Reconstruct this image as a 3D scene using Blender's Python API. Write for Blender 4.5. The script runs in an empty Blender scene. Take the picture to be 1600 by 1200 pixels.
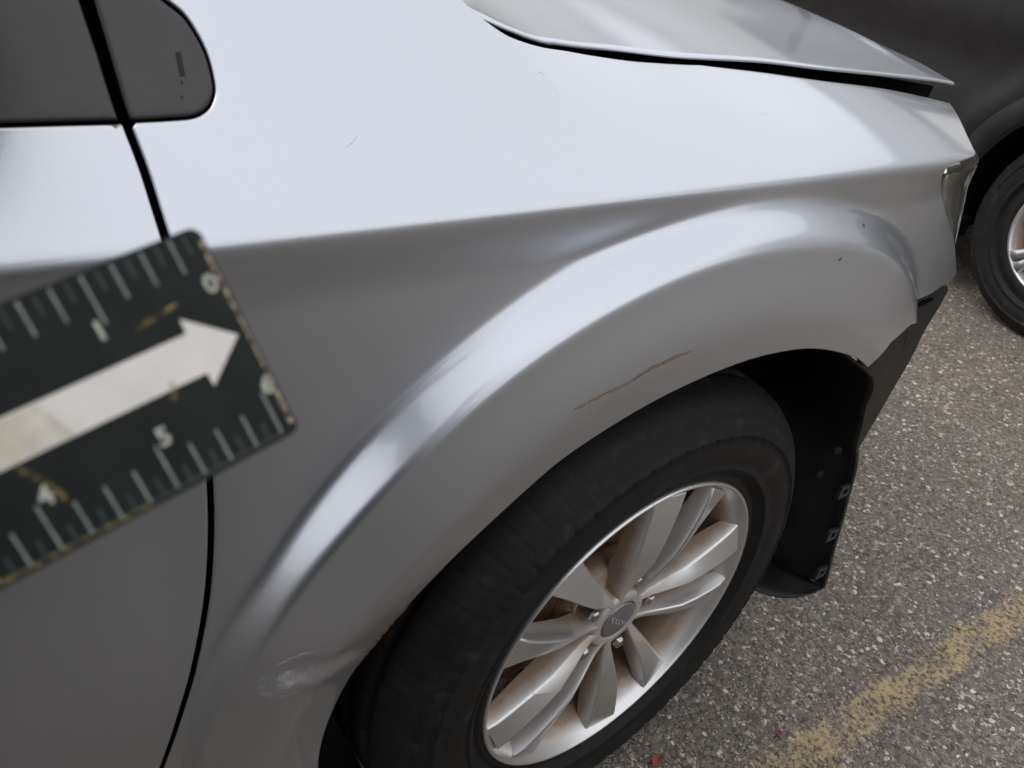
import bpy, bmesh, math, random
from mathutils import Vector, Matrix
from mathutils.geometry import delaunay_2d_cdt
random.seed(7)
R = math.radians
S = bpy.context.scene
C = S.collection

# ------------------------------------------------------------------ camera
cam_d = bpy.data.cameras.new('camera'); cam = bpy.data.objects.new('camera', cam_d); C.objects.link(cam)
right = Vector((.83463913, -.53558567, .1285516)); down = Vector((-.20521504, -.51896815, -.82979446)); fwd = Vector((.51114021, .6661982, -.54306136))
M = Matrix((right, -down, -fwd)).transposed().to_4x4(); M.translation = Vector((-.594978, -.445756, 1.165268)); cam.matrix_world = M
cam_d.sensor_width = 36; cam_d.lens = 1243.5 / 1600 * 36; cam_d.clip_start = .02; cam_d.clip_end = 600
cam_d.dof.use_dof = True; cam_d.dof.focus_distance = .92; cam_d.dof.aperture_fstop = 12.5
S.camera = cam

# ------------------------------------------------------------------ sky, sun, exposure (bright overcast)
W = bpy.data.worlds.new('World'); S.world = W; W.use_nodes = True
nt = W.node_tree; nt.nodes.clear()
sky = nt.nodes.new('ShaderNodeTexSky'); sky.sky_type = 'NISHITA'; sky.sun_disc = False
SUN_EL, SUN_AZ = 52, 150            # azimuth measured from +x towards +y
sky.sun_elevation = R(SUN_EL); sky.sun_rotation = R(90 - SUN_AZ); sky.dust_density = 3.0; sky.air_density = 1.0
hs = nt.nodes.new('ShaderNodeHueSaturation'); hs.inputs['Saturation'].default_value = .16
tc = nt.nodes.new('ShaderNodeTexCoord'); cn = nt.nodes.new('ShaderNodeTexNoise'); cn.inputs['Scale'].default_value = 2.2; cn.inputs['Detail'].default_value = 5
cr = nt.nodes.new('ShaderNodeMapRange'); cr.inputs['From Min'].default_value = .3; cr.inputs['From Max'].default_value = .7; cr.inputs['To Min'].default_value = 9.5; cr.inputs['To Max'].default_value = 12.5
mx = nt.nodes.new('ShaderNodeMix'); mx.data_type = 'RGBA'; mx.inputs['Factor'].default_value = .72
bg = nt.nodes.new('ShaderNodeBackground'); bg.inputs['Strength'].default_value = .10
wo = nt.nodes.new('ShaderNodeOutputWorld'); L = nt.links.new
L(sky.outputs[0], hs.inputs['Color']); L(tc.outputs['Generated'], cn.inputs['Vector']); L(cn.outputs[0], cr.inputs['Value'])
cc = nt.nodes.new('ShaderNodeCombineColor'); 
m2 = nt.nodes.new('ShaderNodeMath'); m2.operation = 'MULTIPLY'; m2.inputs[1].default_value = 1.03
L(cr.outputs[0], cc.inputs[0]); L(cr.outputs[0], cc.inputs[1]); L(cr.outputs[0], m2.inputs[0]); L(m2.outputs[0], cc.inputs[2])
L(hs.outputs[0], mx.inputs['A']); L(cc.outputs[0], mx.inputs['B']); L(mx.outputs['Result'], bg.inputs['Color']); L(bg.outputs[0], wo.inputs[0])
sd = bpy.data.lights.new('sun', 'SUN'); sd.energy = .8; sd.angle = R(25); sd.color = (1, .96, .9)
so = bpy.data.objects.new('sun', sd); C.objects.link(so)
sv = Vector((math.cos(R(SUN_EL)) * math.cos(R(SUN_AZ)), math.cos(R(SUN_EL)) * math.sin(R(SUN_AZ)), math.sin(R(SUN_EL))))
so.rotation_euler = sv.to_track_quat('Z', 'Y').to_euler(); so.location = sv * 20
S.view_settings.view_transform = 'Standard'; S.view_settings.look = 'None'; S.view_settings.gamma = 1; S.view_settings.exposure = .64
S.view_settings.use_curve_mapping = False

# ------------------------------------------------------------------ materials
def new_mat(name):
    m = bpy.data.materials.new(name); m.use_nodes = True
    return m, m.node_tree, m.node_tree.nodes['Principled BSDF']
def node(t, kind, **kw):
    n = t.nodes.new(kind)
    for k, v in kw.items():
        if k in n.inputs: n.inputs[k].default_value = v
        else: setattr(n, k, v)
    return n
def ramp(t, fac, stops):
    n = t.nodes.new('ShaderNodeValToRGB'); e = n.color_ramp.elements
    while len(e) > 1: e.remove(e[-1])
    e[0].position = stops[0][0]; e[0].color = (*stops[0][1], 1)
    for p_, c_ in stops[1:]:
        q = e.new(p_); q.color = (*c_, 1)
    t.links.new(fac, n.inputs[0]); return n
def obj_co(t): return t.nodes.new('ShaderNodeTexCoord').outputs['Object']
def mat(name, col, rough=.5, metal=0, coat=0, coat_r=.03, var=.15, vscale=30, bump=0, bscale=300, rvar=.1, spec=.5):
    m, t, b = new_mat(name); co = obj_co(t)
    n = node(t, 'ShaderNodeTexNoise', Scale=vscale, Detail=5); t.links.new(co, n.inputs['Vector'])
    rp = ramp(t, n.outputs[0], [(.25, tuple(c * (1 - var) for c in col)), (.75, tuple(min(1, c * (1 + var)) for c in col))])
    t.links.new(rp.outputs[0], b.inputs['Base Color'])
    mr = node(t, 'ShaderNodeMapRange'); mr.inputs['To Min'].default_value = max(0, rough - rvar); mr.inputs['To Max'].default_value = min(1, rough + rvar)
    t.links.new(n.outputs[0], mr.inputs['Value']); t.links.new(mr.outputs[0], b.inputs['Roughness'])
    b.inputs['Metallic'].default_value = metal; b.inputs['Coat Weight'].default_value = coat; b.inputs['Coat Roughness'].default_value = coat_r
    b.inputs['Specular IOR Level'].default_value = spec
    if bump:
        n2 = node(t, 'ShaderNodeTexNoise', Scale=bscale, Detail=4); t.links.new(co, n2.inputs['Vector'])
        bm_ = node(t, 'ShaderNodeBump', Strength=bump, Distance=.001); t.links.new(n2.outputs[0], bm_.inputs['Height']); t.links.new(bm_.outputs[0], b.inputs['Normal'])
    return m

def paint_mat(name, col, metal=.90, rough=.345, dirt=(.22, .20, .17)):
    m, t, b = new_mat(name); co = obj_co(t); l = t.links.new
    fl = node(t, 'ShaderNodeTexVoronoi', Scale=2600.); l(co, fl.inputs['Vector'])           # metal flake
    big = node(t, 'ShaderNodeTexNoise', Scale=3., Detail=6); l(co, big.inputs['Vector'])
    sep = node(t, 'ShaderNodeSeparateColor'); l(fl.outputs['Color'], sep.inputs[0])
    base = ramp(t, sep.outputs[0], [(0, tuple(c * .965 for c in col)), (1, tuple(min(1, c * 1.035) for c in col))])
    # thin film of dust and tiny specks
    sp = node(t, 'ShaderNodeTexNoise', Scale=150., Detail=2); l(co, sp.inputs['Vector'])
    gt = node(t, 'ShaderNodeMapRange'); gt.inputs['From Min'].default_value = .74; gt.inputs['From Max'].default_value = .82; gt.inputs['To Max'].default_value = .22; l(sp.outputs[0], gt.inputs['Value'])
    mx = node(t, 'ShaderNodeMix', data_type='RGBA'); l(gt.outputs[0], mx.inputs['Factor']); l(base.outputs[0], mx.inputs['A']); mx.inputs['B'].default_value = (*dirt, 1)
    l(mx.outputs['Result'], b.inputs['Base Color'])
    b.inputs['Metallic'].default_value = metal
    rr = node(t, 'ShaderNodeMapRange'); rr.inputs['To Min'].default_value = rough - .03; rr.inputs['To Max'].default_value = rough + .05; l(big.outputs[0], rr.inputs['Value']); l(rr.outputs[0], b.inputs['Roughness'])
    b.inputs['Coat Weight'].default_value = 1
    cr_ = node(t, 'ShaderNodeMapRange'); cr_.inputs['To Min'].default_value = .02; cr_.inputs['To Max'].default_value = .09; l(big.outputs[0], cr_.inputs['Value']); l(cr_.outputs[0], b.inputs['Coat Roughness'])
    op = node(t, 'ShaderNodeTexNoise', Scale=420., Detail=1); l(co, op.inputs['Vector'])       # orange peel
    bp = node(t, 'ShaderNodeBump', Strength=.05, Distance=.0006); l(op.outputs[0], bp.inputs['Height']); l(bp.outputs[0], b.inputs['Coat Normal'])
    return m

PAINT = paint_mat('silver_paint', (.51, .54, .59))
DARKPAINT = mat('dark_car_paint', (.0095, .0085, .0085), .50, var=.3, vscale=14, spec=.28, rvar=.06)
TRIM = mat('grey_trim_plastic', (.030, .030, .031), .42, var=.2, vscale=60, bump=.12, bscale=900)
BLACKP = mat('black_plastic', (.009, .009, .009), .6, var=.5, vscale=25, bump=.5, bscale=160, spec=.3)
GLOSSP = mat('dark_gloss_plastic', (.009, .0095, .0095), .36, var=.4, vscale=20, bump=.15, bscale=350, spec=.10)
VOID = mat('gap_shade_black', (.003, .003, .003), .95, var=.2, spec=.04)  # near-black that paints the shade inside bays, gaps and panel backs
CHROME = mat('lamp_reflector', (.75, .72, .62), .16, metal=1, var=.1)
GLASSDARK = mat('tinted_glass', (.01, .012, .012), .05, var=.1, spec=.7)
STEEL = mat('lug_steel', (.42, .42, .42), .28, metal=1, var=.3, vscale=90)
RUST = mat('rusty_iron', (.13, .055, .025), .85, var=.6, vscale=60, bump=.6, bscale=200)
CAPM = mat('cap_grey', (.20, .20, .21), .38, metal=.6, var=.06, coat=.3)
CAPL = mat('cap_letter', (.62, .62, .63), .25, metal=1, var=.05)
LEAF = mat('dry_leaf', (.20, .055, .03), .8, var=.4, vscale=300)

def tyre_mat():
    m, t, b = new_mat('tyre_rubber'); co = obj_co(t); l = t.links.new
    n = node(t, 'ShaderNodeTexNoise', Scale=28., Detail=7, Roughness=.65); l(co, n.inputs['Vector'])
    r = ramp(t, n.outputs[0], [(.3, (.0045, .0045, .0045)), (.58, (.009, .0088, .0085)), (.78, (.036, .033, .030))]); l(r.outputs[0], b.inputs['Base Color'])
    rr = ramp(t, n.outputs[0], [(.3, (.55,) * 3), (.75, (.85,) * 3)]); l(rr.outputs[0], b.inputs['Roughness']); b.inputs['Specular IOR Level'].default_value = .24
    n2 = node(t, 'ShaderNodeTexNoise', Scale=260., Detail=5); l(co, n2.inputs['Vector'])
    bp = node(t, 'ShaderNodeBump', Strength=.35, Distance=.001); l(n2.outputs[0], bp.inputs['Height']); l(bp.outputs[0], b.inputs['Normal'])
    return m
TYRE = tyre_mat()
def alloy_mat():
    m, t, b = new_mat('alloy_silver'); co = obj_co(t); l = t.links.new
    b.inputs['Metallic'].default_value = .85; b.inputs['Roughness'].default_value = .34; b.inputs['Coat Weight'].default_value = .5; b.inputs['Coat Roughness'].default_value = .15
    n = node(t, 'ShaderNodeTexNoise', Scale=22., Detail=8, Roughness=.7); l(co, n.inputs['Vector'])
    n3 = node(t, 'ShaderNodeTexNoise', Scale=330., Detail=3); l(co, n3.inputs['Vector'])
    # brake dust lies where air and water leave it: deeper in the barrel, its darkest end painted shade (object y runs into the wheel)
    sx = node(t, 'ShaderNodeSeparateXYZ'); l(co, sx.inputs[0])
    dp = node(t, 'ShaderNodeMapRange'); dp.inputs['From Min'].default_value = .011; dp.inputs['From Max'].default_value = .034; l(sx.outputs['Y'], dp.inputs['Value'])
    g = node(t, 'ShaderNodeMapRange'); g.inputs['From Min'].default_value = .36; g.inputs['From Max'].default_value = .68; l(n.outputs[0], g.inputs['Value'])
    mu = node(t, 'ShaderNodeMath', operation='MULTIPLY'); l(dp.outputs[0], mu.inputs[0]); l(g.outputs[0], mu.inputs[1])
    ad = node(t, 'ShaderNodeMath', operation='MULTIPLY_ADD'); l(dp.outputs[0], ad.inputs[0]); ad.inputs[1].default_value = .72; l(mu.outputs[0], ad.inputs[2])
    s3 = node(t, 'ShaderNodeMapRange'); s3.inputs['From Min'].default_value = .66; s3.inputs['From Max'].default_value = .72; s3.inputs['To Max'].default_value = .6; l(n3.outputs[0], s3.inputs['Value'])
    mxn = node(t, 'ShaderNodeMath', operation='MAXIMUM', use_clamp=True); l(ad.outputs[0], mxn.inputs[0]); l(s3.outputs[0], mxn.inputs[1])
    mx = node(t, 'ShaderNodeMix', data_type='RGBA'); l(mxn.outputs[0], mx.inputs['Factor']); mx.inputs['A'].default_value = (.60, .60, .605, 1)
    dk_ = node(t, 'ShaderNodeMapRange'); dk_.inputs['From Min'].default_value = .045; dk_.inputs['From Max'].default_value = .10; l(sx.outputs['Y'], dk_.inputs['Value'])
    dc = ramp(t, dk_.outputs[0], [(0, (.30, .225, .16)), (.45, (.16, .105, .065)), (1, (.035, .026, .02))]); l(dc.outputs[0], mx.inputs['B'])  # deep end runs to near-black, painting the barrel's shade over the dust
    l(mx.outputs['Result'], b.inputs['Base Color'])
    iv = node(t, 'ShaderNodeMapRange'); iv.inputs['To Min'].default_value = .85; iv.inputs['To Max'].default_value = .12; l(mxn.outputs[0], iv.inputs['Value']); l(iv.outputs[0], b.inputs['Metallic'])
    rv = node(t, 'ShaderNodeMapRange'); rv.inputs['To Min'].default_value = .33; rv.inputs['To Max'].default_value = .8; l(mxn.outputs[0], rv.inputs['Value']); l(rv.outputs[0], b.inputs['Roughness'])
    return m
ALLOY = alloy_mat()
def asphalt_mat():
    m, t, b = new_mat('worn_asphalt'); co = obj_co(t); l = t.links.new
    wn = node(t, 'ShaderNodeTexNoise', Scale=90., Detail=3); l(co, wn.inputs['Vector'])
    wm = node(t, 'ShaderNodeMix', data_type='VECTOR'); wm.inputs['Factor'].default_value = .012; l(co, wm.inputs['A']); l(wn.outputs['Color'], wm.inputs['B'])
    v = node(t, 'ShaderNodeTexVoronoi', Scale=118.); v2 = node(t, 'ShaderNodeTexVoronoi', Scale=300.); ve = node(t, 'ShaderNodeTexVoronoi', feature='DISTANCE_TO_EDGE', Scale=118.)
    for q in (v, v2, ve): l(wm.outputs['Result'], q.inputs['Vector'])
    s1 = node(t, 'ShaderNodeSeparateColor'); l(v.outputs['Color'], s1.inputs[0]); s2 = node(t, 'ShaderNodeSeparateColor'); l(v2.outputs['Color'], s2.inputs[0])
    r1 = ramp(t, s1.outputs[0], [(0, (.060, .052, .046)), (.35, (.105, .090, .078)), (.62, (.15, .128, .11)), (.82, (.075, .075, .08)), (.93, (.30, .27, .23)), (1, (.42, .39, .35))])
    r2 = ramp(t, s2.outputs[1], [(0, (.045, .040, .036)), (.5, (.11, .096, .083)), (.85, (.17, .145, .125)), (1, (.30, .27, .24))])
    sel = node(t, 'ShaderNodeMath', operation='GREATER_THAN'); l(s1.outputs[2], sel.inputs[0]); sel.inputs[1].default_value = .52
    mx = node(t, 'ShaderNodeMix', data_type='RGBA'); l(sel.outputs[0], mx.inputs['Factor']); l(r1.outputs[0], mx.inputs['A']); l(r2.outputs[0], mx.inputs['B'])
    big = node(t, 'ShaderNodeTexNoise', Scale=1.6, Detail=7, Roughness=.6); l(co, big.inputs['Vector'])
    rb = ramp(t, big.outputs[0], [(.3, (1.08, 1.07, 1.04)), (.7, (1.42, 1.41, 1.38))])
    mm = node(t, 'ShaderNodeMix', data_type='RGBA', blend_type='MULTIPLY'); mm.inputs['Factor'].default_value = 1; l(mx.outputs['Result'], mm.inputs['A']); l(rb.outputs[0], mm.inputs['B'])
    l(mm.outputs['Result'], b.inputs['Base Color']); b.inputs['Roughness'].default_value = .82; b.inputs['Specular IOR Level'].default_value = .3
    h = node(t, 'ShaderNodeMapRange'); h.inputs['From Max'].default_value = .25; l(ve.outputs['Distance'], h.inputs['Value'])
    hs_ = node(t, 'ShaderNodeMath', operation='MULTIPLY'); l(h.outputs[0], hs_.inputs[0]); l(s1.outputs[1], hs_.inputs[1])
    ha = node(t, 'ShaderNodeMath', operation='ADD'); l(hs_.outputs[0], ha.inputs[0]); l(wn.outputs[0], ha.inputs[1])
    bp = node(t, 'ShaderNodeBump', Strength=.9, Distance=.003); l(ha.outputs[0], bp.inputs['Height']); l(bp.outputs[0], b.inputs['Normal'])
    return m
ASPH = asphalt_mat()
def pebble_mat():
    m, t, b = new_mat('asphalt_pebble'); l = t.links.new
    g = node(t, 'ShaderNodeNewGeometry')
    r = ramp(t, g.outputs['Random Per Island'], [(0, (.05, .045, .045)), (.3, (.13, .11, .10)), (.55, (.21, .18, .15)), (.72, (.09, .095, .10)), (.82, (.33, .29, .25)), (.95, (.52, .49, .45)), (1, (.24, .12, .08))])
    l(r.outputs[0], b.inputs['Base Color']); b.inputs['Roughness'].default_value = .75
    return m
PEB = pebble_mat()
def line_mat():
    m, t, b = new_mat('worn_yellow_paint'); co = obj_co(t); l = t.links.new
    b.inputs['Base Color'].default_value = (.46, .30, .085, 1); b.inputs['Roughness'].default_value = .8
    n = node(t, 'ShaderNodeTexNoise', Scale=95., Detail=9, Roughness=.78); l(co, n.inputs['Vector'])
    n2 = node(t, 'ShaderNodeTexNoise', Scale=14., Detail=5); l(co, n2.inputs['Vector'])
    cc_ = ramp(t, n2.outputs[0], [(.3, (.32, .255, .16)), (.7, (.43, .33, .175))]); l(cc_.outputs[0], b.inputs['Base Color'])
    sx = node(t, 'ShaderNodeSeparateXYZ'); l(co, sx.inputs[0])
    ab = node(t, 'ShaderNodeMath', operation='ABSOLUTE'); l(sx.outputs['Y'], ab.inputs[0])
    ed = node(t, 'ShaderNodeMapRange'); ed.inputs['From Min'].default_value = .024; ed.inputs['From Max'].default_value = .046; ed.inputs['To Min'].default_value = 0; ed.inputs['To Max'].default_value = -.16; l(ab.outputs[0], ed.inputs['Value'])
    n2s = node(t, 'ShaderNodeMath', operation='MULTIPLY_ADD'); l(n2.outputs[0], n2s.inputs[0]); n2s.inputs[1].default_value = .36; n2s.inputs[2].default_value = -.19
    a1 = node(t, 'ShaderNodeMath', operation='ADD'); l(n.outputs[0], a1.inputs[0]); l(n2s.outputs[0], a1.inputs[1])
    a2 = node(t, 'ShaderNodeMath', operation='ADD'); l(a1.outputs[0], a2.inputs[0]); l(ed.outputs[0], a2.inputs[1])
    a3 = a2
    al = node(t, 'ShaderNodeMapRange'); al.inputs['From Min'].default_value = .42; al.inputs['From Max'].default_value = .53; al.inputs['To Max'].default_value = .76; l(a3.outputs[0], al.inputs['Value'])
    l(al.outputs[0], b.inputs['Alpha'])
    return m
LINE = line_mat()
def lens_mat():
    m, t, b = new_mat('lamp_lens'); co = obj_co(t)
    b.inputs['Base Color'].default_value = (.90, .92, .88, 1); b.inputs['Roughness'].default_value = .06; b.inputs['Transmission Weight'].default_value = 1; b.inputs['IOR'].default_value = 1.45
    n = node(t, 'ShaderNodeTexNoise', Scale=60.); t.links.new(co, n.inputs['Vector']); mr = node(t, 'ShaderNodeMapRange'); mr.inputs['To Min'].default_value = .03; mr.inputs['To Max'].default_value = .14
    t.links.new(n.outputs[0], mr.inputs['Value']); t.links.new(mr.outputs[0], b.inputs['Roughness']); return m
LENS = lens_mat()
def stain_mat(name, c1, c2, a0, a1, scale=200):
    m, t, b = new_mat(name); co = obj_co(t); l = t.links.new
    n = node(t, 'ShaderNodeTexNoise', Scale=scale, Detail=5, Roughness=.65); l(co, n.inputs['Vector'])
    r = ramp(t, n.outputs[0], [(.3, c1), (.7, c2)]); l(r.outputs[0], b.inputs['Base Color']); b.inputs['Roughness'].default_value = .7
    al = node(t, 'ShaderNodeMapRange'); al.inputs['From Min'].default_value = a0; al.inputs['From Max'].default_value = a1; l(n.outputs[0], al.inputs['Value']); l(al.outputs[0], b.inputs['Alpha'])
    return m
SCRATCH = stain_mat('rusty_scratch', (.20, .105, .06), (.40, .26, .18), .42, .52, 240)
SCUFF = stain_mat('paint_scuff', (.30, .285, .30), (.46, .44, .46), .40, .72, 55)
EDGERUST = stain_mat('edge_rust', (.14, .055, .02), (.30, .15, .06), .36, .52, 180)

# ------------------------------------------------------------------ mesh helpers
def tag(o, label=None, cat=None, group=None, kind=None):
    if label: o['label'] = label
    if cat: o['category'] = cat
    if group: o['group'] = group
    if kind: o['kind'] = kind
    return o
def empty(name, loc=(0, 0, 0), rz=0, parent=None):
    o = bpy.data.objects.new(name, None); C.objects.link(o); o.location = loc; o.rotation_euler.z = rz; o.parent = parent; o.empty_display_size = .1; return o
def link(name, me, m, parent=None, smooth=True):
    o = bpy.data.objects.new(name, me); C.objects.link(o); o.parent = parent
    if m: me.materials.append(m)
    if smooth:
        for f in me.polygons: f.use_smooth = True
    return o
def mesh(name, verts, faces, m, parent=None, smooth=True):
    me = bpy.data.meshes.new(name); me.from_pydata([tuple(v) for v in verts], [], faces); me.update(); return link(name, me, m, parent, smooth)
def solid(o, th, offset=-1):
    md = o.modifiers.new('thickness', 'SOLIDIFY'); md.thickness = th; md.offset = offset; return o
def bevel(o, w, seg=2):
    md = o.modifiers.new('bevel', 'BEVEL'); md.width = w; md.segments = seg; md.limit_method = 'ANGLE'; return o
def box(name, lo, hi, m, parent=None, bv=0.):
    v = [(x, y, z) for z in (lo[2], hi[2]) for y in (lo[1], hi[1]) for x in (lo[0], hi[0])]
    f = [(0, 2, 3, 1), (4, 5, 7, 6), (0, 1, 5, 4), (2, 6, 7, 3), (0, 4, 6, 2), (1, 3, 7, 5)]
    o = mesh(name, v, f, m, parent, smooth=False)
    if bv: bevel(o, bv)
    return o
def lathe(name, prof, m, parent=None, n=128, wob=None, caps=False):
    """prof: (r, y) pairs; revolves round the local y axis."""
    v = []; f = []; k = len(prof)
    for i in range(n):
        a = 2 * math.pi * i / n
        for j, (r, y) in enumerate(prof):
            dr, dy = wob(i, j, a, r, y) if wob else (0, 0)
            v.append(((r + dr) * math.cos(a), y + dy, (r + dr) * math.sin(a)))
    for i in range(n):
        i2 = (i + 1) % n
        for j in range(k - 1): f.append((i * k + j, i * k + j + 1, i2 * k + j + 1, i2 * k + j))
    if caps:
        f.append(tuple(i * k for i in range(n)))
    return mesh(name, v, f, m, parent)
def loft(name, rings, m, parent=None, closed=True, caps=True, smooth=True):
    k = len(rings[0]); v = [p for r in rings for p in r]; f = []
    for i in range(len(rings) - 1):
        for j in range(k if closed else k - 1):
            a = i * k + j; b = i * k + (j + 1) % k; f.append((a, b, b + k, a + k))
    if caps and closed:
        f.append(tuple(range(k - 1, -1, -1))); f.append(tuple(range((len(rings) - 1) * k, len(rings) * k)))
    return mesh(name, v, f, m, parent, smooth)
def tube(name, pts, rad, m, parent=None, n=8):
    rings = []; pts = [Vector(p) for p in pts]
    for i, p in enumerate(pts):
        d = (pts[min(i + 1, len(pts) - 1)] - pts[max(i - 1, 0)]).normalized()
        u = d.cross(Vector((.13, .31, .94))).normalized(); w = d.cross(u)
        rings.append([p + (u * math.cos(2 * math.pi * k / n) + w * math.sin(2 * math.pi * k / n)) * rad for k in range(n)])
    return loft(name, rings, m, parent)
def resample(poly, step, closed=True):
    out = []; n = len(poly)
    for i in range(n if closed else n - 1):
        a = Vector(poly[i]); b = Vector(poly[(i + 1) % n]); k = max(1, int(math.ceil((b - a).length / step)))
        for j in range(k): out.append(a.lerp(b, j / k))
    if not closed: out.append(Vector(poly[-1]))
    return out
def spline(pts, per=6):
    """Catmull-Rom through the given points (open)."""
    P = [Vector(p) for p in pts]; out = []
    for i in range(len(P) - 1):
        p0 = P[max(i - 1, 0)]; p1 = P[i]; p2 = P[i + 1]; p3 = P[min(i + 2, len(P) - 1)]
        for j in range(per):
            t = j / per; t2 = t * t; t3 = t2 * t
            out.append(.5 * ((2 * p1) + (p2 - p0) * t + (2 * p0 - 5 * p1 + 4 * p2 - p3) * t2 + (3 * p1 - p0 - 3 * p2 + p3) * t3))
    out.append(P[-1]); return out
def inside(pt, poly):
    x, y = pt; c = False; j = len(poly) - 1
    for i in range(len(poly)):
        xi, yi = poly[i]; xj, yj = poly[j]
        if (yi > y) != (yj > y) and x < (xj - xi) * (y - yi) / (yj - yi) + xi: c = not c
        j = i
    return c
def panel(name, outline, fn, m, parent=None, step=.012, hem=.003, edge=.006, thick=.006, flip=False, off=0., fine=None, fstep=.0035, inner=None, extra=(), skip=None):
    """A sheet-metal panel: a closed outline in the surface's own (u, v) filled with fine triangles,
    its rim rolled over by a small radius and returned inwards."""
    poly = resample([Vector((p[0], p[1])) for p in outline], edge)
    area = sum(poly[i].x * poly[(i + 1) % len(poly)].y - poly[(i + 1) % len(poly)].x * poly[i].y for i in range(len(poly)))
    if area < 0: poly.reverse()
    n = len(poly)
    # spatial hash of outline for distance tests
    cell = .03; H = {}
    for i, p_ in enumerate(poly): H.setdefault((int(p_.x // cell), int(p_.y // cell)), []).append(p_)
    def dist(q):
        cx, cy = int(q.x // cell), int(q.y // cell); d = cell
        for a in (-1, 0, 1):
            for b in (-1, 0, 1):
                for p_ in H.get((cx + a, cy + b), ()): d = min(d, (p_ - q).length)
        return d
    nrm = []
    for i in range(n):
        d = poly[(i + 1) % n] - poly[i - 1]; d = Vector((-d.y, d.x)); nrm.append(d.normalized() if d.length else d)
    pts = list(poly); depth = [hem] * n
    tup = [(p_.x, p_.y) for p_ in poly]
    for dd in (hem * .15, hem * .45, hem, hem * 1.9):
        for i in range(n):
            q = poly[i] + nrm[i] * dd
            if dist(q) > dd * .93 and inside((q.x, q.y), tup):
                pts.append(q); e = max(0., hem - dd); depth.append(hem - math.sqrt(max(0, hem * hem - e * e)) if hem else 0)
    x0 = min(p_.x for p_ in poly); x1 = max(p_.x for p_ in poly); y0 = min(p_.y for p_ in poly); y1 = max(p_.y for p_ in poly)
    gx = int((x1 - x0) / step) + 1; gy = int((y1 - y0) / step) + 1
    for i in range(gx):
        for j in range(gy):
            q = Vector((x0 + (i + .5 * (j % 2)) * step, y0 + (j + .5) * step))
            if skip and skip(q.x, q.y): continue
            if dist(q) > max(hem * 2.6, step * .45) and inside((q.x, q.y), tup): pts.append(q); depth.append(0.)
    if fine:                                                # extra points where the surface bends sharply
        gx = int((x1 - x0) / fstep) + 1; gy = int((y1 - y0) / fstep) + 1
        for i in range(gx):
            for j in range(gy):
                q = Vector((x0 + (i + .5 * (j % 2) + .13) * fstep, y0 + (j + .63) * fstep))
                if fine(q.x, q.y) and dist(q) > max(hem * 2.6, fstep * .5) and inside((q.x, q.y), tup): pts.append(q); depth.append(0.)
    for q in extra:
        if dist(q) > .004 and inside((q.x, q.y), tup): pts.append(q); depth.append(0.)
    vs, es, fs, ov, oe, of = delaunay_2d_cdt(pts, [(i, (i + 1) % n) for i in range(n)], [], 1, 1e-7)
    out = []; h = 1e-4
    for k, q in enumerate(vs):
        P = Vector(fn(q.x, q.y)); nn = (Vector(fn(q.x + h, q.y)) - P).cross(Vector(fn(q.x, q.y + h)) - P).normalized()
        if flip: nn = -nn
        d = depth[ov[k][0]] if ov[k] else 0.
        out.append(P + nn * (off - d))
    faces = [tuple(reversed(f)) if flip else tuple(f) for f in fs]
    o = mesh(name, out, faces, m, parent)
    if thick: solid(o, thick)
    if inner: o.data.materials.append(inner); o.modifiers[0].material_offset = 1; o.modifiers[0].material_offset_rim = 1  # back and cut edge go near-black, painted as shade
    return o
def surf_pt(fn, u, v, off, flip=False):
    h = 1e-4; P = Vector(fn(u, v)); nn = (Vector(fn(u + h, v)) - P).cross(Vector(fn(u, v + h)) - P).normalized()
    return P + (-nn if flip else nn) * off
def decal(name, outline, fn, m, parent, off=.0004, step=.004):
    poly = resample([Vector(p) for p in outline], step); tup = [(p_.x, p_.y) for p_ in poly]; pts = list(poly); n = len(poly)
    x0 = min(a for a, b in tup); x1 = max(a for a, b in tup); y0 = min(b for a, b in tup); y1 = max(b for a, b in tup)
    i = x0
    while i < x1:
        j = y0
        while j < y1:
            if inside((i, j), tup): pts.append(Vector((i, j)))
            j += step
        i += step
    vs, es, fs, ov, oe, of = delaunay_2d_cdt(pts, [(i, (i + 1) % n) for i in range(n)], [], 1, 1e-8)
    return mesh(name, [surf_pt(fn, q.x, q.y, off) for q in vs], [tuple(f) for f in fs], m, parent)
def text_mesh(name, txt, size, m, parent, mw, depth=.0003, bold=0.):
    cu = bpy.data.curves.new(name, 'FONT'); cu.body = txt; cu.size = size; cu.align_x = 'CENTER'; cu.align_y = 'CENTER'; cu.extrude = depth; cu.resolution_u = 3; cu.offset = bold
    tmp = bpy.data.objects.new(name + '_tmp', cu); C.objects.link(tmp)
    me = bpy.data.meshes.new_from_object(tmp.evaluated_get(bpy.context.evaluated_depsgraph_get())); bpy.data.objects.remove(tmp)
    me.transform(mw); me.materials.clear(); o = link(name, me, m, parent, smooth=False); return o

# ------------------------------------------------------------------ ground
GX = 300
gv = [(-GX, -GX, 0), (GX, -GX, 0), (GX, GX, 0), (-GX, GX, 0)]
ground = mesh('parking_lot_asphalt', gv, [(0, 1, 2, 3)], ASPH, None, False); tag(ground, 'grey brown pebbled asphalt of a parking lot', 'asphalt', kind='structure')
def strip(name, y, x0, x1, w, m, z=.004):
    o = mesh(name, [(x0, -w, 0), (x1, -w, 0), (x1, w, 0), (x0, w, 0)], [(0, 1, 2, 3)], m, None, False); o.location = (0, y, z); return o
ln = strip('parking_line', -.146, -3.6, 2.2, .050, LINE); tag(ln, 'worn yellow painted stall line on the asphalt beside the silver car', 'line', kind='structure')
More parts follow.
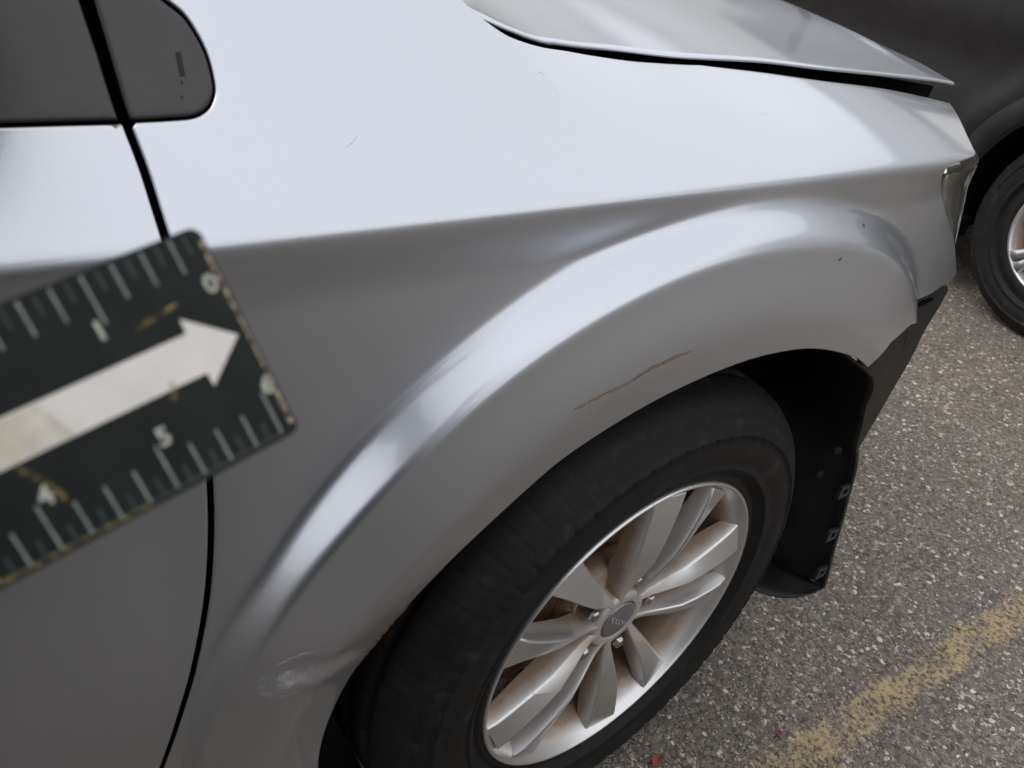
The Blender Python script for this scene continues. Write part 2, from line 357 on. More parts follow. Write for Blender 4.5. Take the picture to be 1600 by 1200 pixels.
# loose aggregate standing proud of the binder: nobody could count it
pv = []; pf = []
def stone(x, y, r):
    b = len(pv); k = 6; a0 = random.random() * 6.28; e = random.uniform(.6, 1)
    for i in range(k):
        a = a0 + 2 * math.pi * i / k; q = r * random.uniform(.75, 1.1)
        pv.append((x + q * math.cos(a) * e, y + q * math.sin(a), -.0005))
    for i in range(k):
        a = a0 + 2 * math.pi * i / k; q = r * random.uniform(.4, .62)
        pv.append((x + q * math.cos(a) * e, y + q * math.sin(a), r * random.uniform(.16, .42)))
    for i in range(k): pf.append((b + i, b + (i + 1) % k, b + k + (i + 1) % k, b + k + i))
    pf.append(tuple(b + k + i for i in range(k)))
for i in range(12000):
    x = random.uniform(-.1, 1.0) ** 1 if i % 3 else random.uniform(.3, 2.6)
    y = random.uniform(-.55, .12) if x < .5 else random.uniform(-.55, .55)
    stone(x, y, random.uniform(.0014, .0034) if random.random() < .86 else random.uniform(.0034, .0070))
peb = mesh('loose_aggregate', pv, pf, PEB, None, False); tag(peb, 'small pebbles standing proud in the asphalt surface', 'gravel', kind='stuff')
def leaf(x, y, s, a, label):
    o = mesh('dry_leaf', [(-s, 0, .004), (-.3 * s, .5 * s, .008), (.5 * s, .35 * s, .006), (1.1 * s, 0, .004), (.4 * s, -.45 * s, .009), (-.4 * s, -.4 * s, .005), (0, 0, .005)],
             [(6, 0, 5), (6, 5, 4), (6, 4, 3), (6, 3, 2), (6, 2, 1), (6, 1, 0)], LEAF, None, False); o.location = (x, y, .002); o.rotation_euler.z = a; solid(o, .0006); tag(o, label, 'leaf')
leaf(.125, -.035, .016, .4, 'brown dry leaf lying against the foot of the near tyre')
leaf(.345, -.10, .008, 1.0, 'small red leaf fragment on asphalt beside the yellow line')

# ------------------------------------------------------------------ wheel builder (local: x forward, y into the car, z up; lip plane y = 0)
def tyre_prof():
    P = [(.2275, .022), (.231, .010), (.2345, .0045), (.240, .003), (.2425, .0065), (.246, .0055), (.2485, .001), (.256, -.0045), (.2565, -.0058), (.2605, -.0066), (.261, -.0056), (.270, -.0085), (.283, -.0105), (.296, -.0105), (.3065, -.0085),
         (.307, -.0100), (.3105, -.0094), (.311, -.0075), (.322, -.003), (.3295, .002), (.330, .0036), (.336, .007), (.343, .013), (.349, .021), (.354, .031), (.3575, .043), (.3585, .048), (.3505, .0495), (.3505, .057), (.3595, .0585), (.361, .080), (.3612, .084), (.352, .0855), (.352, .0935), (.3615, .095),
         (.3615, .125), (.352, .1265), (.352, .1345), (.361, .136), (.3595, .162), (.3505, .1635), (.3505, .171), (.358, .1725), (.353, .192), (.342, .208), (.322, .222), (.295, .229), (.262, .222), (.235, .205), (.2275, .195)]
    return P
TP = tyre_prof()
def build_tyre(parent, k=72, name='tyre'):
    n = k * 10
    def wob(i, j, a, r, y):
        g = i % 10
        if .3293 < r and y < .046 and g in (0,):                   # lateral shoulder grooves
            return (-.0006, .0005)
        if .3065 <= r <= .311 and y < 0 and g in (3, 4): return (0, .0014)   # notched rib on the sidewall
        if r > .352 and .05 < y < .18 and (i % 20) == (0 if y < .11 else 9): return (-.004, 0)
        return (0, 0)
    return lathe(name, TP, TYRE, parent, n, wob)
def build_rim(parent):
    P = [(.232, .014), (.2335, .006), (.2325, .0022), (.2308, .0008), (.2288, .0014), (.2265, .0050), (.2220, .0095), (.2150, .020), (.2085, .030), (.205, .045), (.202, .075), (.198, .115), (.205, .135), (.215, .165), (.226, .19)]
    return lathe('rim', P, ALLOY, parent, 160)
# radius, ridge height, drop of the face, wall depth
SPK = [(.036, .0195, .0004, .024), (.046, .0188, .0014, .030), (.060, .0165, .0040, .033), (.088, .0085, .0078, .034), (.118, .0012, .0100, .034), (.150, -.0004, .0104, .032), (.185, .0004, .0094, .028), (.206, .0018, .0078, .024), (.2225, .0048, .0056, .017)]
def build_spoke(parent, ang, mir):
    """One blade of a split spoke: straight sides, a ridge towards its twin, a broad flat face falling away outwards."""
    rings = []
    for r, y, drop, d in SPK:
        t = (r - .036) / (.2225 - .036)
        zi = .0058 - .0310 * t; zo = .0128 + .0085 * t                 # lateral edges, measured from a line 15 degrees off the pair's axis
        if t < .15: zi = min(zi, .004)
        if r > .2: zo += (r - .2) * .22; zi -= (r - .2) * .12
        sec = [(zi - .005, y + d), (zi - .0022, y + .009), (zi - .0006, y + .0016), (zi + .0010, y), (zo - .0018, y + drop), (zo, y + drop + .0016), (zo + .0022, y + drop + .010), (zo + .004, y + d + drop)]
        c, s = math.cos(R(15)), math.sin(R(15)); ring = []
        for z, yy in sec:
            x = math.sqrt(max(1e-6, r * r - z * z)); X = x * c - z * s; Z = x * s + z * c
            ring.append((X, yy, mir * Z))
        rings.append(ring if mir > 0 else ring[::-1])
    o = loft('spoke', rings, ALLOY, parent, smooth=False)
    o.data.transform(Matrix.Rotation(-ang, 4, 'Y')); o.data.update(); bevel(o, .0011, 2).modifiers[-1].angle_limit = R(24)
    for f_ in o.data.polygons: f_.use_smooth = True
    o.data.set_sharp_from_angle(angle=R(16))
    return o
def build_wheel(car, name, loc, steer, phase=R(144), detail=True):
    w = empty(name, loc, steer, car)
    build_tyre(w); build_rim(w)
    for k in range(5):
        for s in (-1, 1): build_spoke(w, phase + k * R(72), s)
    lathe('hub', [(.0305, .0225), (.0312, .0202), (.034, .0198), (.041, .0199), (.0455, .0215), (.0475, .027), (.0490, .044), (.075, .046), (.081, .050), (.083, .075)], ALLOY, w, 80)
    lathe('center_cap', [(.0005, .0176), (.015, .0179), (.025, .0187), (.0288, .0196), (.0296, .0208), (.0298, .026)], CAPM, w, 64)
    if detail:
        mw = Matrix.Translation((-.001, .0175, -.003)) @ Matrix.Rotation(R(41), 4, 'Y') @ Matrix.Rotation(R(90), 4, 'X')
        text_mesh('cap_lettering', 'DODGE', .0125, CAPL, w, mw, .0005)
    for k in range(5):
        a = phase + k * R(72); x, z = .0635 * math.cos(a), .0635 * math.sin(a)
        o = lathe('lug_nut', [(.0005, .0175), (.006, .0178), (.0088, .0198), (.0102, .0230), (.0102, .046), (.0115, .0475), (.0115, .050)], STEEL, w, 6); o.location = (x, 0, z)
        for f in o.data.polygons: f.use_smooth = False
        bevel(o, .0012)
        lathe('lug_seat', [(.0122, .050), (.0130, .0435), (.0142, .0415), (.0170, .044), (.0185, .052)], ALLOY, w, 32).location = (x, 0, z)
    lathe('gap_shade_disc', [(.03, .118), (.120, .120), (.185, .116), (.190, .122)], VOID, w, 64)  # black disc added behind the spokes so their gaps look shaded
    o = lathe('brake_disc', [(.06, .080), (.075, .080), (.078, .092), (.150, .092), (.151, .094), (.151, .112), (.075, .112)], RUST, w, 96)
    return w

# ------------------------------------------------------------------ silver car: sheet-metal surfaces
def sstep(t):
    t=0.0 if t<0 else (1.0 if t>1 else t); return t*t*(3-2*t)
def softp(v,r):
    v/=r
    return r*(v if v>30 else (0.0 if v<-30 else math.log1p(math.exp(v))))
def KX(x): return .22*max(x-.05,0)**2
def ZC(x): return .958-.07*max(x,0)**2
AX,AZ,AR=.003,.352,.4345
def flare(x,z):
    dx,dz=x-AX,z-AZ; r=math.hypot(dx,dz); a=math.degrees(math.atan2(dz,-dx)) # 0 = rearwards, 90 = up, 180 = front
    w=.0175+.0165*sstep((a-38)/60.)
    ro=.556+.032*sstep((a-10)/80.)-.004*sstep((a-110)/50.)
    h=(.012+.026*sstep((a-2)/50.))*(1-.45*sstep((a-118)/40.))
    t=(ro-r)/w                                             # straight ramp with a wide fillet outside and a tight one inside
    f=-h*(softp(t-.14,.17)-softp(t-.94,.12))/.80
    if r<ro-w: f-=.006*sstep((ro-w-r)/.08)
    f+=.22*softp(.470-r,.006)
    return f
def HH(x,w):
    fr=(.75-.55*max(x,0))*w-1.1*w*w
    re=1.18*w+(6*(w-.04)**2 if w>.04 else 0.)
    k=sstep((x+.47)/.40)
    return k*fr+(1-k)*re
def side(x,s):
    sc=ZC(x); d=s-sc
    w=softp(d,.0026)
    y=KX(x)+w
    z=s-w+HH(x,w)
    if d<.02:
        m=sstep((.02-d)/.03)
        y+=.011*sstep((-d)/.055)
        y+=m*flare(x,z)
        if z<.72: y+= .10*(.72-z)**2
        y+=.035*max(0.,.90-z)*sstep((-.455-x)/.09)
        # dent with a soft crease at the fender's rear foot
        u=((x+.435)*.985-(z-.552)*.17); v=((x+.435)*.17+(z-.552)*.985)
        y+=.0026*math.exp(-(u/.036)**2)*math.exp(-((v-.002)/.012)**2)
        y-=.0020*math.exp(-(u/.036)**2)*math.exp(-((v+.020)/.014)**2)
    return (x,y,z)
def YS(x): return .115+.25*max(x-.1,0)**2
car = empty('silver_car', (0, 0, 0)); tag(car, 'silver car with scratched front fender, missing bumper and lifted hood', 'car')
SHUT = [(-.622, .24), (-.585, .35), (-.5524, .4551), (-.5385, .5063), (-.5247, .5623), (-.5096, .6439), (-.5018, .7116), (-.4986, .7674), (-.4985, .8135), (-.5024, .8764), (-.5112, .965), (-.5134, .9885), (-.5163, 1.0043)]
SHUT = [tuple(p) for p in spline(SHUT, 4)]
TRIMF = [tuple(p) for p in spline([(-.5142, 1.0074), (-.4945, 1.0076), (-.48, 1.0082), (-.4711, 1.0107), (-.4658, 1.0148), (-.4638, 1.0198), (-.4648, 1.0297), (-.4717, 1.0393), (-.482, 1.0446), (-.500, 1.0535), (-.530, 1.068), (-.570, 1.092), (-.61, 1.12)], 5)]
SEAM = [(-.26, 1.0707), (-.2346, 1.0655), (-.2176, 1.0647), (-.1896, 1.0671), (-.151, 1.0738), (-.0954, 1.0790), (-.0173, 1.0750), (.0976, 1.0725), (.1879, 1.068), (.331, 1.0624), (.4478, 1.0486), (.508, 1.0388), (.5125, 1.034)]
SEAM = [tuple(p) for p in spline(SEAM, 4)]
FRONT = [tuple(p) for p in spline([(.5125, 1.034), (.4908, 1.0189), (.4393, .9807), (.4175, .9590), (.4120, .9520), (.400, .9482), (.3587, .946), (.326, .945)], 4)]
LAMPE = [tuple(p) for p in spline([(.326, .943), (.3332, .9297), (.37, .9048), (.4106, .8761), (.4448, .8531), (.4935, .823), (.5445, .7862), (.606, .742), (.6085, .7365), (.602, .7315)], 4)]
LOWF = [(.5883, .7291), (.5272, .7298), (.4526, .7364), (.4540, .7320), (.4824, .708), (.3745, .738), (.3102, .7329), (.2834, .7021)]
ARCH = [tuple(p) for p in spline([(.2834, .7021), (.2385, .7284), (.1845, .7507), (.1318, .7673), (.0851, .775), (.0251, .7766), (-.0449, .7675), (-.114, .7511), (-.1871, .7240), (-.224, .7012), (-.2929, .644), (-.3454, .5783), (-.3854, .5084), (-.405, .44), (-.4155, .3734), (-.4165, .31), (-.414, .24)], 4)]
def in_ring(x, s):
    r = math.hypot(x - AX, s - AZ); a = math.degrees(math.atan2(s - AZ, AX - x)); return s < ZC(x) - .014 and .522 < r < .606 and -12 < a < 150
def bends(x, s): return abs(s - ZC(x)) < .016 or (abs(math.hypot(x - AX, s - AZ) - .470) < .012 and s < .85 and not in_ring(x, s))
ring_pts = []                                             # rows of points that follow the flare, so that its ledge shades cleanly
for i in range(64):
    r = .5225 + .0013 * i
    for j in range(245):
        a = R(-12 + (j + .5 * (i % 2)) * 162 / 245); q = Vector((AX - r * math.cos(a), AZ + r * math.sin(a)))
        if in_ring(q.x, q.y): ring_pts.append(q)
gap = .0021
def inset_trim(p, d):                                       # fender edge runs round the black corner trim
    return p
rear = [(x + gap, s) for x, s in SHUT]
trimcut = []
for i, q in enumerate(TRIMF):
    a = Vector(TRIMF[max(i - 1, 0)]); b = Vector(TRIMF[min(i + 1, len(TRIMF) - 1)]); d = (b - a).normalized()
    trimcut.append((q[0] + d.y * .0010, q[1] - d.x * .0010))
outline = rear + [p for p in trimcut if p[0] > -.5139 or p[1] > 1.03] + [(-.61, 1.16), (-.45, 1.15), (-.36, 1.122), (-.30, 1.092)] + SEAM[:-1] + FRONT[:-1] + LAMPE + LOWF[:-1] + ARCH
fender = panel('front_fender', outline, side, PAINT, car, step=.009, hem=.0016, edge=.005, thick=.005, fine=bends, fstep=.0032, inner=VOID, extra=ring_pts, skip=in_ring)
# scratches, scuffs and rust on the fender
def ribbon(name, pts, w, m, parent, fn=side, off=.0005):
    P = spline(pts, 10); v = []; f = []; rnd = random.Random(3)
    for i, q in enumerate(P):
        d = (P[min(i + 1, len(P) - 1)] - P[max(i - 1, 0)]).normalized(); n = Vector((-d.y, d.x)); t = i / (len(P) - 1)
        ww = w * (.25 + .75 * math.sin(math.pi * min(1, t * 1.02)) ** .6) * rnd.uniform(.55, 1.25)
        o = rnd.uniform(-.3, .3) * w
        v += [surf_pt(fn, *(q + n * (ww + o)), off), surf_pt(fn, *(q + n * (o - ww)), off)]
        if i: f.append((2 * i - 2, 2 * i - 1, 2 * i + 1, 2 * i))
    return mesh(name, v, f, m, parent)
ribbon('scratch', [(-.2072, .7850), (-.195, .7868), (-.1822, .7900), (-.1613, .7945), (-.150, .7975)], .0019, SCRATCH, fender)
ribbon('scratch', [(-.151, .7962), (-.1344, .8048), (-.1129, .8101), (-.09, .8132), (-.0705, .8156)], .0017, SCRATCH, fender)
SLIT = mat('scratch_dark', (.05, .022, .014), .7, var=.4, vscale=200)
ribbon('scratch_core', [(-.165, .7935), (-.148, .7985), (-.130, .8055), (-.112, .8097), (-.095, .8124)], .00028, SLIT, fender, off=.0009)
ribbon('edge_rust', [(-.3395, .5885), (-.3500, .5745), (-.3600, .5590), (-.3735, .5355), (-.3850, .5130)], .0016, EDGERUST, fender)
decal('scuff', [(-.484, .540), (-.4745, .5600), (-.455, .5590), (-.4345, .5670), (-.4335, .548), (-.4365, .5235), (-.450, .5240), (-.468, .5225)], side, SCUFF, fender)
ribbon('scuff_streak', [(-.466, .5735), (-.452, .5790), (-.436, .5800), (-.418, .5765)], .0024, SCUFF, fender)
ribbon('rust_chip', [(-.4400, .5285), (-.4372, .5298), (-.4350, .5290)], .0018, SCRATCH, fender)
for q in ((.1695, .8984), (.1108, .8791)):
    ribbon('stone_chip', [(q[0] - .002, q[1] - .001), q, (q[0] + .0015, q[1] + .0015)], .0009, SLIT, fender)
FAINT = stain_mat('faint_scratch', (.42, .43, .45), (.52, .53, .55), .35, .6, 400)
for pts in ([(.036, 1.020), (.044, 1.0195), (.050, 1.0205)], [(-.39, .9935), (-.384, .9960), (-.379, .9990)], [(-.21, 1.0440), (-.204, 1.0460), (-.2, 1.0420)], [(-.2, 1.04), (-.196, 1.034), (-.197, 1.030)], [(.095, 1.03), (.098, 1.0345)]):
    ribbon('hairline_scratch', pts, .0002, FAINT, fender)
# door: same skin, rearward of the shut line
front_edge = [(x - gap, s) for x, s in SHUT]
DT = [(-.5192, 1.0060), (-.5476, 1.0062), (-.60, 1.0064), (-1.0, 1.008), (-1.55, 1.012)]
door = panel('front_door', front_edge + DT + [(-1.55, .30), (-1.5, .24), (-.70, .24)], side, PAINT, car, step=.016, hem=.0016, edge=.006, thick=.012, fine=lambda x, s: abs(s - ZC(x)) < .016 and x > -.8, inner=VOID)
rdoor = panel('rear_door', [(-1.556, .24), (-1.556, 1.012), (-2.55, 1.02), (-2.5, .8), (-2.38, .55), (-2.37, .24)], side, PAINT, car, step=.05, hem=.003, edge=.03, thick=.012)
# black trim pieces at the foot of the windscreen pillar
ptrim = panel('pillar_trim', [p for p in TRIMF] + [(-.61, 1.125), (-.57, 1.10), (-.545, 1.08), (-.5250, 1.0600), (-.5185, 1.0438), (-.5166, 1.0294), (-.5152, 1.0150)], side, TRIM, car, step=.006, hem=.0026, edge=.003, thick=.004, off=.0005)
decal('molded_mark', [(-.4814, 1.0292), (-.4786, 1.0292), (-.4790, 1.0216), (-.4819, 1.0216)], side, BLACKP, ptrim, off=.0012, step=.001)
for q in ((-.4816, 1.0195), (-.4835, 1.0145)): decal('molded_dot', [(q[0] + .0006 * math.cos(a), q[1] + .0006 * math.sin(a)) for a in (0, 1.05, 2.1, 3.15, 4.2, 5.25)], side, BLACKP, ptrim, off=.0012, step=.002)
sail = panel('mirror_sail', [(-.5203, 1.0075), (-.5232, 1.0294), (-.5262, 1.0438), (-.545, 1.068), (-.62, 1.12), (-.75, 1.14), (-.80, 1.0085)], side, TRIM, car, step=.01, hem=.0026, edge=.004, thick=.004, off=.0005)
# door mirror beside the camera
MIRM = mat('mirror_black', (.006, .0045, .0045), .8, var=.3, spec=.08)
def pod(name, ctr, half, y0, y1, parent):
    rings = []; sp = lambda c: math.copysign(abs(c) ** .55, c)
    for i in range(13):
        t = i / 12; k = max(.15, math.sin(math.pi * (.08 + .84 * t))) ** .45; y = y0 + (y1 - y0) * t
        rings.append([(ctr[0] + half[0] * k * sp(math.cos(a)), y, ctr[1] + half[1] * k * sp(math.sin(a))) for a in [2 * math.pi * j / 32 for j in range(32)]])
    return loft(name, rings, MIRM, parent)
mir = pod('side_mirror', (-.80, 1.17), (.075, .085), -.06, -.29, car)
pod('mirror_foot', (-.655, 1.115), (.086, .046), .07, -.045, mir)
tube('mirror_arm', [(-.69, .01, 1.12), (-.74, -.05, 1.14), (-.79, -.10, 1.16)], .028, MIRM, mir)
# hood: lifted a little at the front
HE = spline([(-.258, .1163, 1.0724), (-.2324, .1114, 1.0592), (-.2155, .1109, 1.0555), (-.1875, .1135, 1.0507), (-.1487, .1201, 1.0448), (-.0934, .1264, 1.0392), (-.016, .1193, 1.0369), (.0974, .1197, 1.0331), (.1867, .1206, 1.0259), (.328, .1332, 1.0131), (.4396, .1427, 1.0029), (.5181, .1502, .9936)], 4)
def hood_edge_z(x):
    if x <= HE[0].x: return HE[0].z + (HE[0].x - x) * .30
    for a, b in zip(HE, HE[1:]):
        if a.x <= x <= b.x: return a.z + (b.z - a.z) * (x - a.x) / max(1e-6, b.x - a.x)
    return HE[-1].z - (x - HE[-1].x) * .16
ZX = [(-.6, .0)]
def hood(x, y):
    yy = y if y < .9 else 1.8 - y; d = max(0., yy - .115)
    # smoothed edge height so that the panel stays fair
    z = sum(hood_edge_z(x + k * .02) for k in (-2, -1, 0, 1, 2)) / 5
    z += .165 * d - .105 * d * d
    z += .006 * sstep((d - .06) / .16) * sstep((x - .15) / .3)      # raised centre panel
    # bent front corner with its crease
    z += .003 * math.exp(-((x - .46 - .12 * (yy - .2)) / .012) ** 2) * math.exp(-((yy - .25) / .05) ** 2)
    z -= .012 * sstep((x - .47) / .12) * sstep((yy - .2) / .15)
    return (x, y, z)
he = [(p.x, p.y) for p in HE]
cornerR = [(-.272, .125), (-.29, .145), (-.31, .18)]
mirror_y = lambda L: [(x, 1.8 - y) for x, y in reversed(L)]
front_e = [tuple(p) for p in spline([(.5181, .1502), (.523, .156), (.540, .20), (.556, .27), (.598, .40), (.63, .55), (.66, .75), (.668, .9)], 5)]
rear_e = [tuple(p) for p in spline([(-.47, .9), (-.45, .6), (-.39, .35), (-.33, .22), (-.30, .165), (-.275, .130), (-.258, .1163)], 4)]
half = rear_e[:-1] + he + front_e[1:]
hd = panel('hood', half + mirror_y(half)[1:-1], hood, PAINT, car, step=.014, hem=.0035, edge=.006, thick=.004)
# bay parts and near-black backings that paint the seams and panel gaps dark
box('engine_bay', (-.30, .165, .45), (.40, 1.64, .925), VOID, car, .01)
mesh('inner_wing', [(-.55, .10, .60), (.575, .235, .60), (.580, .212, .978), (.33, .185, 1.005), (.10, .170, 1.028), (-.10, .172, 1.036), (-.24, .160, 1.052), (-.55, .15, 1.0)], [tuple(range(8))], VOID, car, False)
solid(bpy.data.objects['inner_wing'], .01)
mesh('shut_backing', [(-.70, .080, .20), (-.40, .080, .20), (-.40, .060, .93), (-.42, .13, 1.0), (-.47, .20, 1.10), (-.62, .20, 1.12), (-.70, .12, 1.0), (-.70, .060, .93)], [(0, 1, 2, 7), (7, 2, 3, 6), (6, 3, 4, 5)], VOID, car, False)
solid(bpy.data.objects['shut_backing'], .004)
loft('hood_brace', [[(.22, .15, .965), (.22, .20, .965), (.22, .20, .985), (.22, .15, .985)], [(.44, .175, .945), (.44, .24, .945), (.44, .24, .968), (.44, .175, .968)]], BLACKP, car, smooth=False)
box('radiator_support', (.40, .26, .40), (.47, 1.54, .90), BLACKP, car, .01)
box('bumper_beam', (.47, .30, .48), (.56, 1.50, .60), BLACKP, car, .02)
# headlamp
hl = empty('headlamp', (0, 0, 0), 0, car)
LE = spline([(.328, .936), (.3332, .9297), (.37, .9048), (.4106, .8761), (.4448, .8531), (.4935, .823), (.53, .797)], 4)
def lamp_grid(name, m, dy, sc, parent, n=16, inset=0.):
    v = []; f = []; k = len(LE)
    for i, q in enumerate(LE):
        P = Vector(side(q.x, q.y)); t = i / (k - 1); A = (.625 - P.x) * sc; B = .225 * (1 - .5 * t)
        for j in range(n):
            ph = (j / (n - 1)) * math.pi / 2
            v.append((P.x - .012 + A * math.sin(ph), P.y + .004 + dy + B * (1 - math.cos(ph)), P.z - .004 - inset - .010 * math.sin(ph)))
    for i in range(k - 1):
        for j in range(n - 1): f.append((i * n + j, (i + 1) * n + j, (i + 1) * n + j + 1, i * n + j + 1))
    return mesh(name, v, f, m, parent)
solid(lamp_grid('lens', LENS, 0, 1, hl), .0025)
HOUS = mat('lamp_housing', (.40, .44, .38), .55, metal=.05, var=.35, vscale=40)
solid(lamp_grid('housing', HOUS, .028, .94, hl), .003)
rb = [];
for i in range(9):
    t = i / 8; rb.append([(.375 + .085 * t, .052 + .024 * t + .012 * math.sin(a), .918 - .004 * t + .015 * (1 - .3 * t) * math.cos(a)) for a in [2 * math.pi * j / 12 for j in range(12)]])
loft('reflector', rb, CHROME, hl)
tube('lens_rib', [(.360 + .03 * k, .044 + .0105 * k, .896 - .002 * k) for k in range(6)], .0022, BLACKP, hl)
# black bumper bracket under the fender's nose
def blk(x, z): return (x, .024 + .15 * (x - .3) + .10 * max(0, z - .6) ** 2, z)
BO = spline([(.352, .670), (.400, .705), (.445, .728), (.52, .735), (.578, .728), (.580, .700), (.5608, .657), (.5579, .6122), (.5377, .5473), (.5065, .4518), (.488, .455)], 5)
BO2 = spline([(.488, .455), (.4691, .4742), (.4667, .5128), (.440, .555), (.4148, .5912), (.375, .640), (.352, .670)], 5)
bb = panel('bumper_bracket', [tuple(p) for p in BO[:-1] + BO2[:-1]], blk, GLOSSP, car, step=.012, hem=.005, edge=.005, thick=.012)
ribbon('bracket_rib', [(.395, .690), (.43, .700), (.47, .690), (.495, .655), (.505, .61)], .0012, BLACKP, bb, fn=blk, off=.0012)
ribbon('bracket_slot', [(.470, .7240), (.495, .7225), (.53, .7195)], .0045, VOID, bb, fn=blk, off=.0010)
# wheel-arch liner
prof = [(-.318, .112), (-.355, .118), (-.395, .14), (-.424, .19), (-.43, .24), (-.435, .30), (-.43, .38)] + [(.003 + (.434 if a > 80 else .440) * math.cos(R(a)), .352 + (.434 if a > 80 else .440) * math.sin(R(a))) for a in range(170, 50, -8)] + [(.295, .690)]
LF = [(.3182, .6775), (.3474, .6295), (.3700, .5785), (.3850, .5267), (.4060, .4788), (.4192, .4321), (.4375, .3718), (.4519, .3167), (.4727, .2481), (.4840, .2107), (.4869, .1927)]
prof = spline([(x, z) for x, z in prof] + [(.3182, .6740)], 1)[:-1] + spline([(.3182, .6740)] + LF[1:], 4)
v = []; f = []; ys = [.004, .012, .022, .045, .09, .16, .25, .36]
nl = len(prof)
for i, q in enumerate(prof):
    d = prof[min(i + 1, nl - 1)] - prof[max(i - 1, 0)]; n = Vector((-d.y, d.x)).normalized()
    fr = sstep((q.x - .30) / .08) * sstep((.55 - q.y) / .1)
    for y in ys:
        off = .012 * math.sin(y * 60 + i * .55) * fr * sstep((y - .02) / .05) - .030 * sstep((y - .01) / .1) * fr
        yy = y + .028 * (1 - sstep((q.x + .02) / .16)) * (.72 + .28 * sstep((q.y - .42) / .15)) - .013 * sstep((q.x - .08) / .1) * sstep((q.y - .60) / .06) * (1 - min(1, y / .04))
        v.append((q.x - n.x * 0 + off * (1 if q.x > 0 else -1) * .9 - .35 * max(0, y - .02) * fr, yy, q.y + .05 * max(0, y - .02) * fr))
for i in range(nl - 1):
    for j in range(len(ys) - 1): f.append((i * len(ys) + j, i * len(ys) + j + 1, (i + 1) * len(ys) + j + 1, (i + 1) * len(ys) + j))
liner = mesh('wheel_liner', v, f, BLACKP, car); solid(liner, .003)
EDGE = mat('liner_edge', (.020, .024, .024), .5, var=.4)
tube('liner_flange', [(p.x + .002, .002, p.y) for p in spline(LF[3:], 5)], .0032, EDGE, liner)
def clip(x, z, s=.0115):
    c = 1; o = []
    q = [(-s, -s), (s, -s), (s, s), (-s, s)]; qi = [(a * .5, b * .5) for a, b in q]
    v = [(x - .014 + a, .0005, z + b) for a, b in q] + [(x - .014 + a, .0005, z + b) for a, b in qi]
    f = [(i, (i + 1) % 4, 4 + (i + 1) % 4, 4 + i) for i in range(4)]
    solid(mesh('clip_tab', v, f, EDGE, liner, False), .005)
for x, z in ((.4190, .4425), (.4460, .3408), (.4700, .2440)): clip(x, z)
# lower flap of the liner: a floor that closes it towards the ground
fl = []; ff = []; last = v[-len(ys):]
for i in range(13):
    t = i / 12; y = .003 + .09 * t ** 1.5; q = Vector((.4869 - .185 * t, y, .1920 + .010 * t - .016 * math.sin(math.pi * min(1, t * 1.5))))
    yk = .004 + .356 * t * t; j = min(len(ys) - 2, max(k for k in range(len(ys) - 1) if ys[k] <= yk + 1e-6)); u = (yk - ys[j]) / (ys[j + 1] - ys[j])
    p1 = Vector(last[j]).lerp(Vector(last[j + 1]), min(1, u))
    for k in range(6): fl.append(q.lerp(p1, k / 5) + Vector((0, 0, -.002 * math.sin(math.pi * k / 5))))
    if i:
        for k in range(5): ff.append((6 * i - 6 + k, 6 * i - 5 + k, 6 * i + 1 + k, 6 * i + k))
solid(mesh('liner_flap', fl, ff, BLACKP, liner), .003)
for (x, y, z) in ((.385, .03, .515), (.395, .045, .455)):
    o = lathe('push_pin', [(.0004, .003), (.005, .0032), (.0065, .004), (.007, .006)], BLACKP, liner, 20); o.location = (x - .012, y - .012, z); o.rotation_euler = (0, 0, R(-25))
# rest of the bodywork, out of the frame
box('inner_body', (-2.9, .10, .35), (-.62, 1.70, .98), VOID, car, .02)
def slab(name, pts, m, th=.006): return solid(mesh(name, pts, [tuple(range(len(pts)))], m, car, False), th)
slab('windscreen', [(-.44, .25, 1.10), (-.44, 1.55, 1.10), (-1.12, 1.42, 1.62), (-1.12, .38, 1.62)], GLASSDARK)
slab('door_glass', [(-.80, .10, 1.06), (-1.55, .10, 1.06), (-1.55, .30, 1.60), (-1.15, .30, 1.60)], GLASSDARK)
slab('rear_glass', [(-1.60, .10, 1.06), (-2.55, .10, 1.07), (-2.45, .30, 1.60), (-1.60, .30, 1.60)], GLASSDARK)
tube('windscreen_pillar', [(-.48, .19, 1.10), (-.80, .24, 1.38), (-1.14, .31, 1.62)], .035, PAINT, car)
bevel(box('roof', (-3.0, .30, 1.60), (-1.10, 1.50, 1.66), PAINT, car), .03, 3)
box('tail', (-3.6, .06, .35), (-2.56, 1.74, 1.05), PAINT, car, .08)
box('far_fender', (-2.9, 1.70, .35), (.40, 1.80, 1.0), PAINT, car, .05)
# wheels
FW = build_wheel(car, 'front_wheel', (0, 0, .35), .0846)
b_ = box('brake_caliper', (-.155, .062, -.075), (-.075, .13, .075), RUST, FW, .012)
box('suspension_knuckle', (-.05, .115, -.08), (.05, .2, .12), VOID, FW, .02)
RW = empty('rear_wheel', (-2.89, .02, .35), 0, car)
for ch in FW.children:
    if ch.name.split('.')[0] in ('tyre', 'rim', 'hub', 'center_cap', 'spoke'):
        c = ch.copy(); C.objects.link(c); c.parent = RW

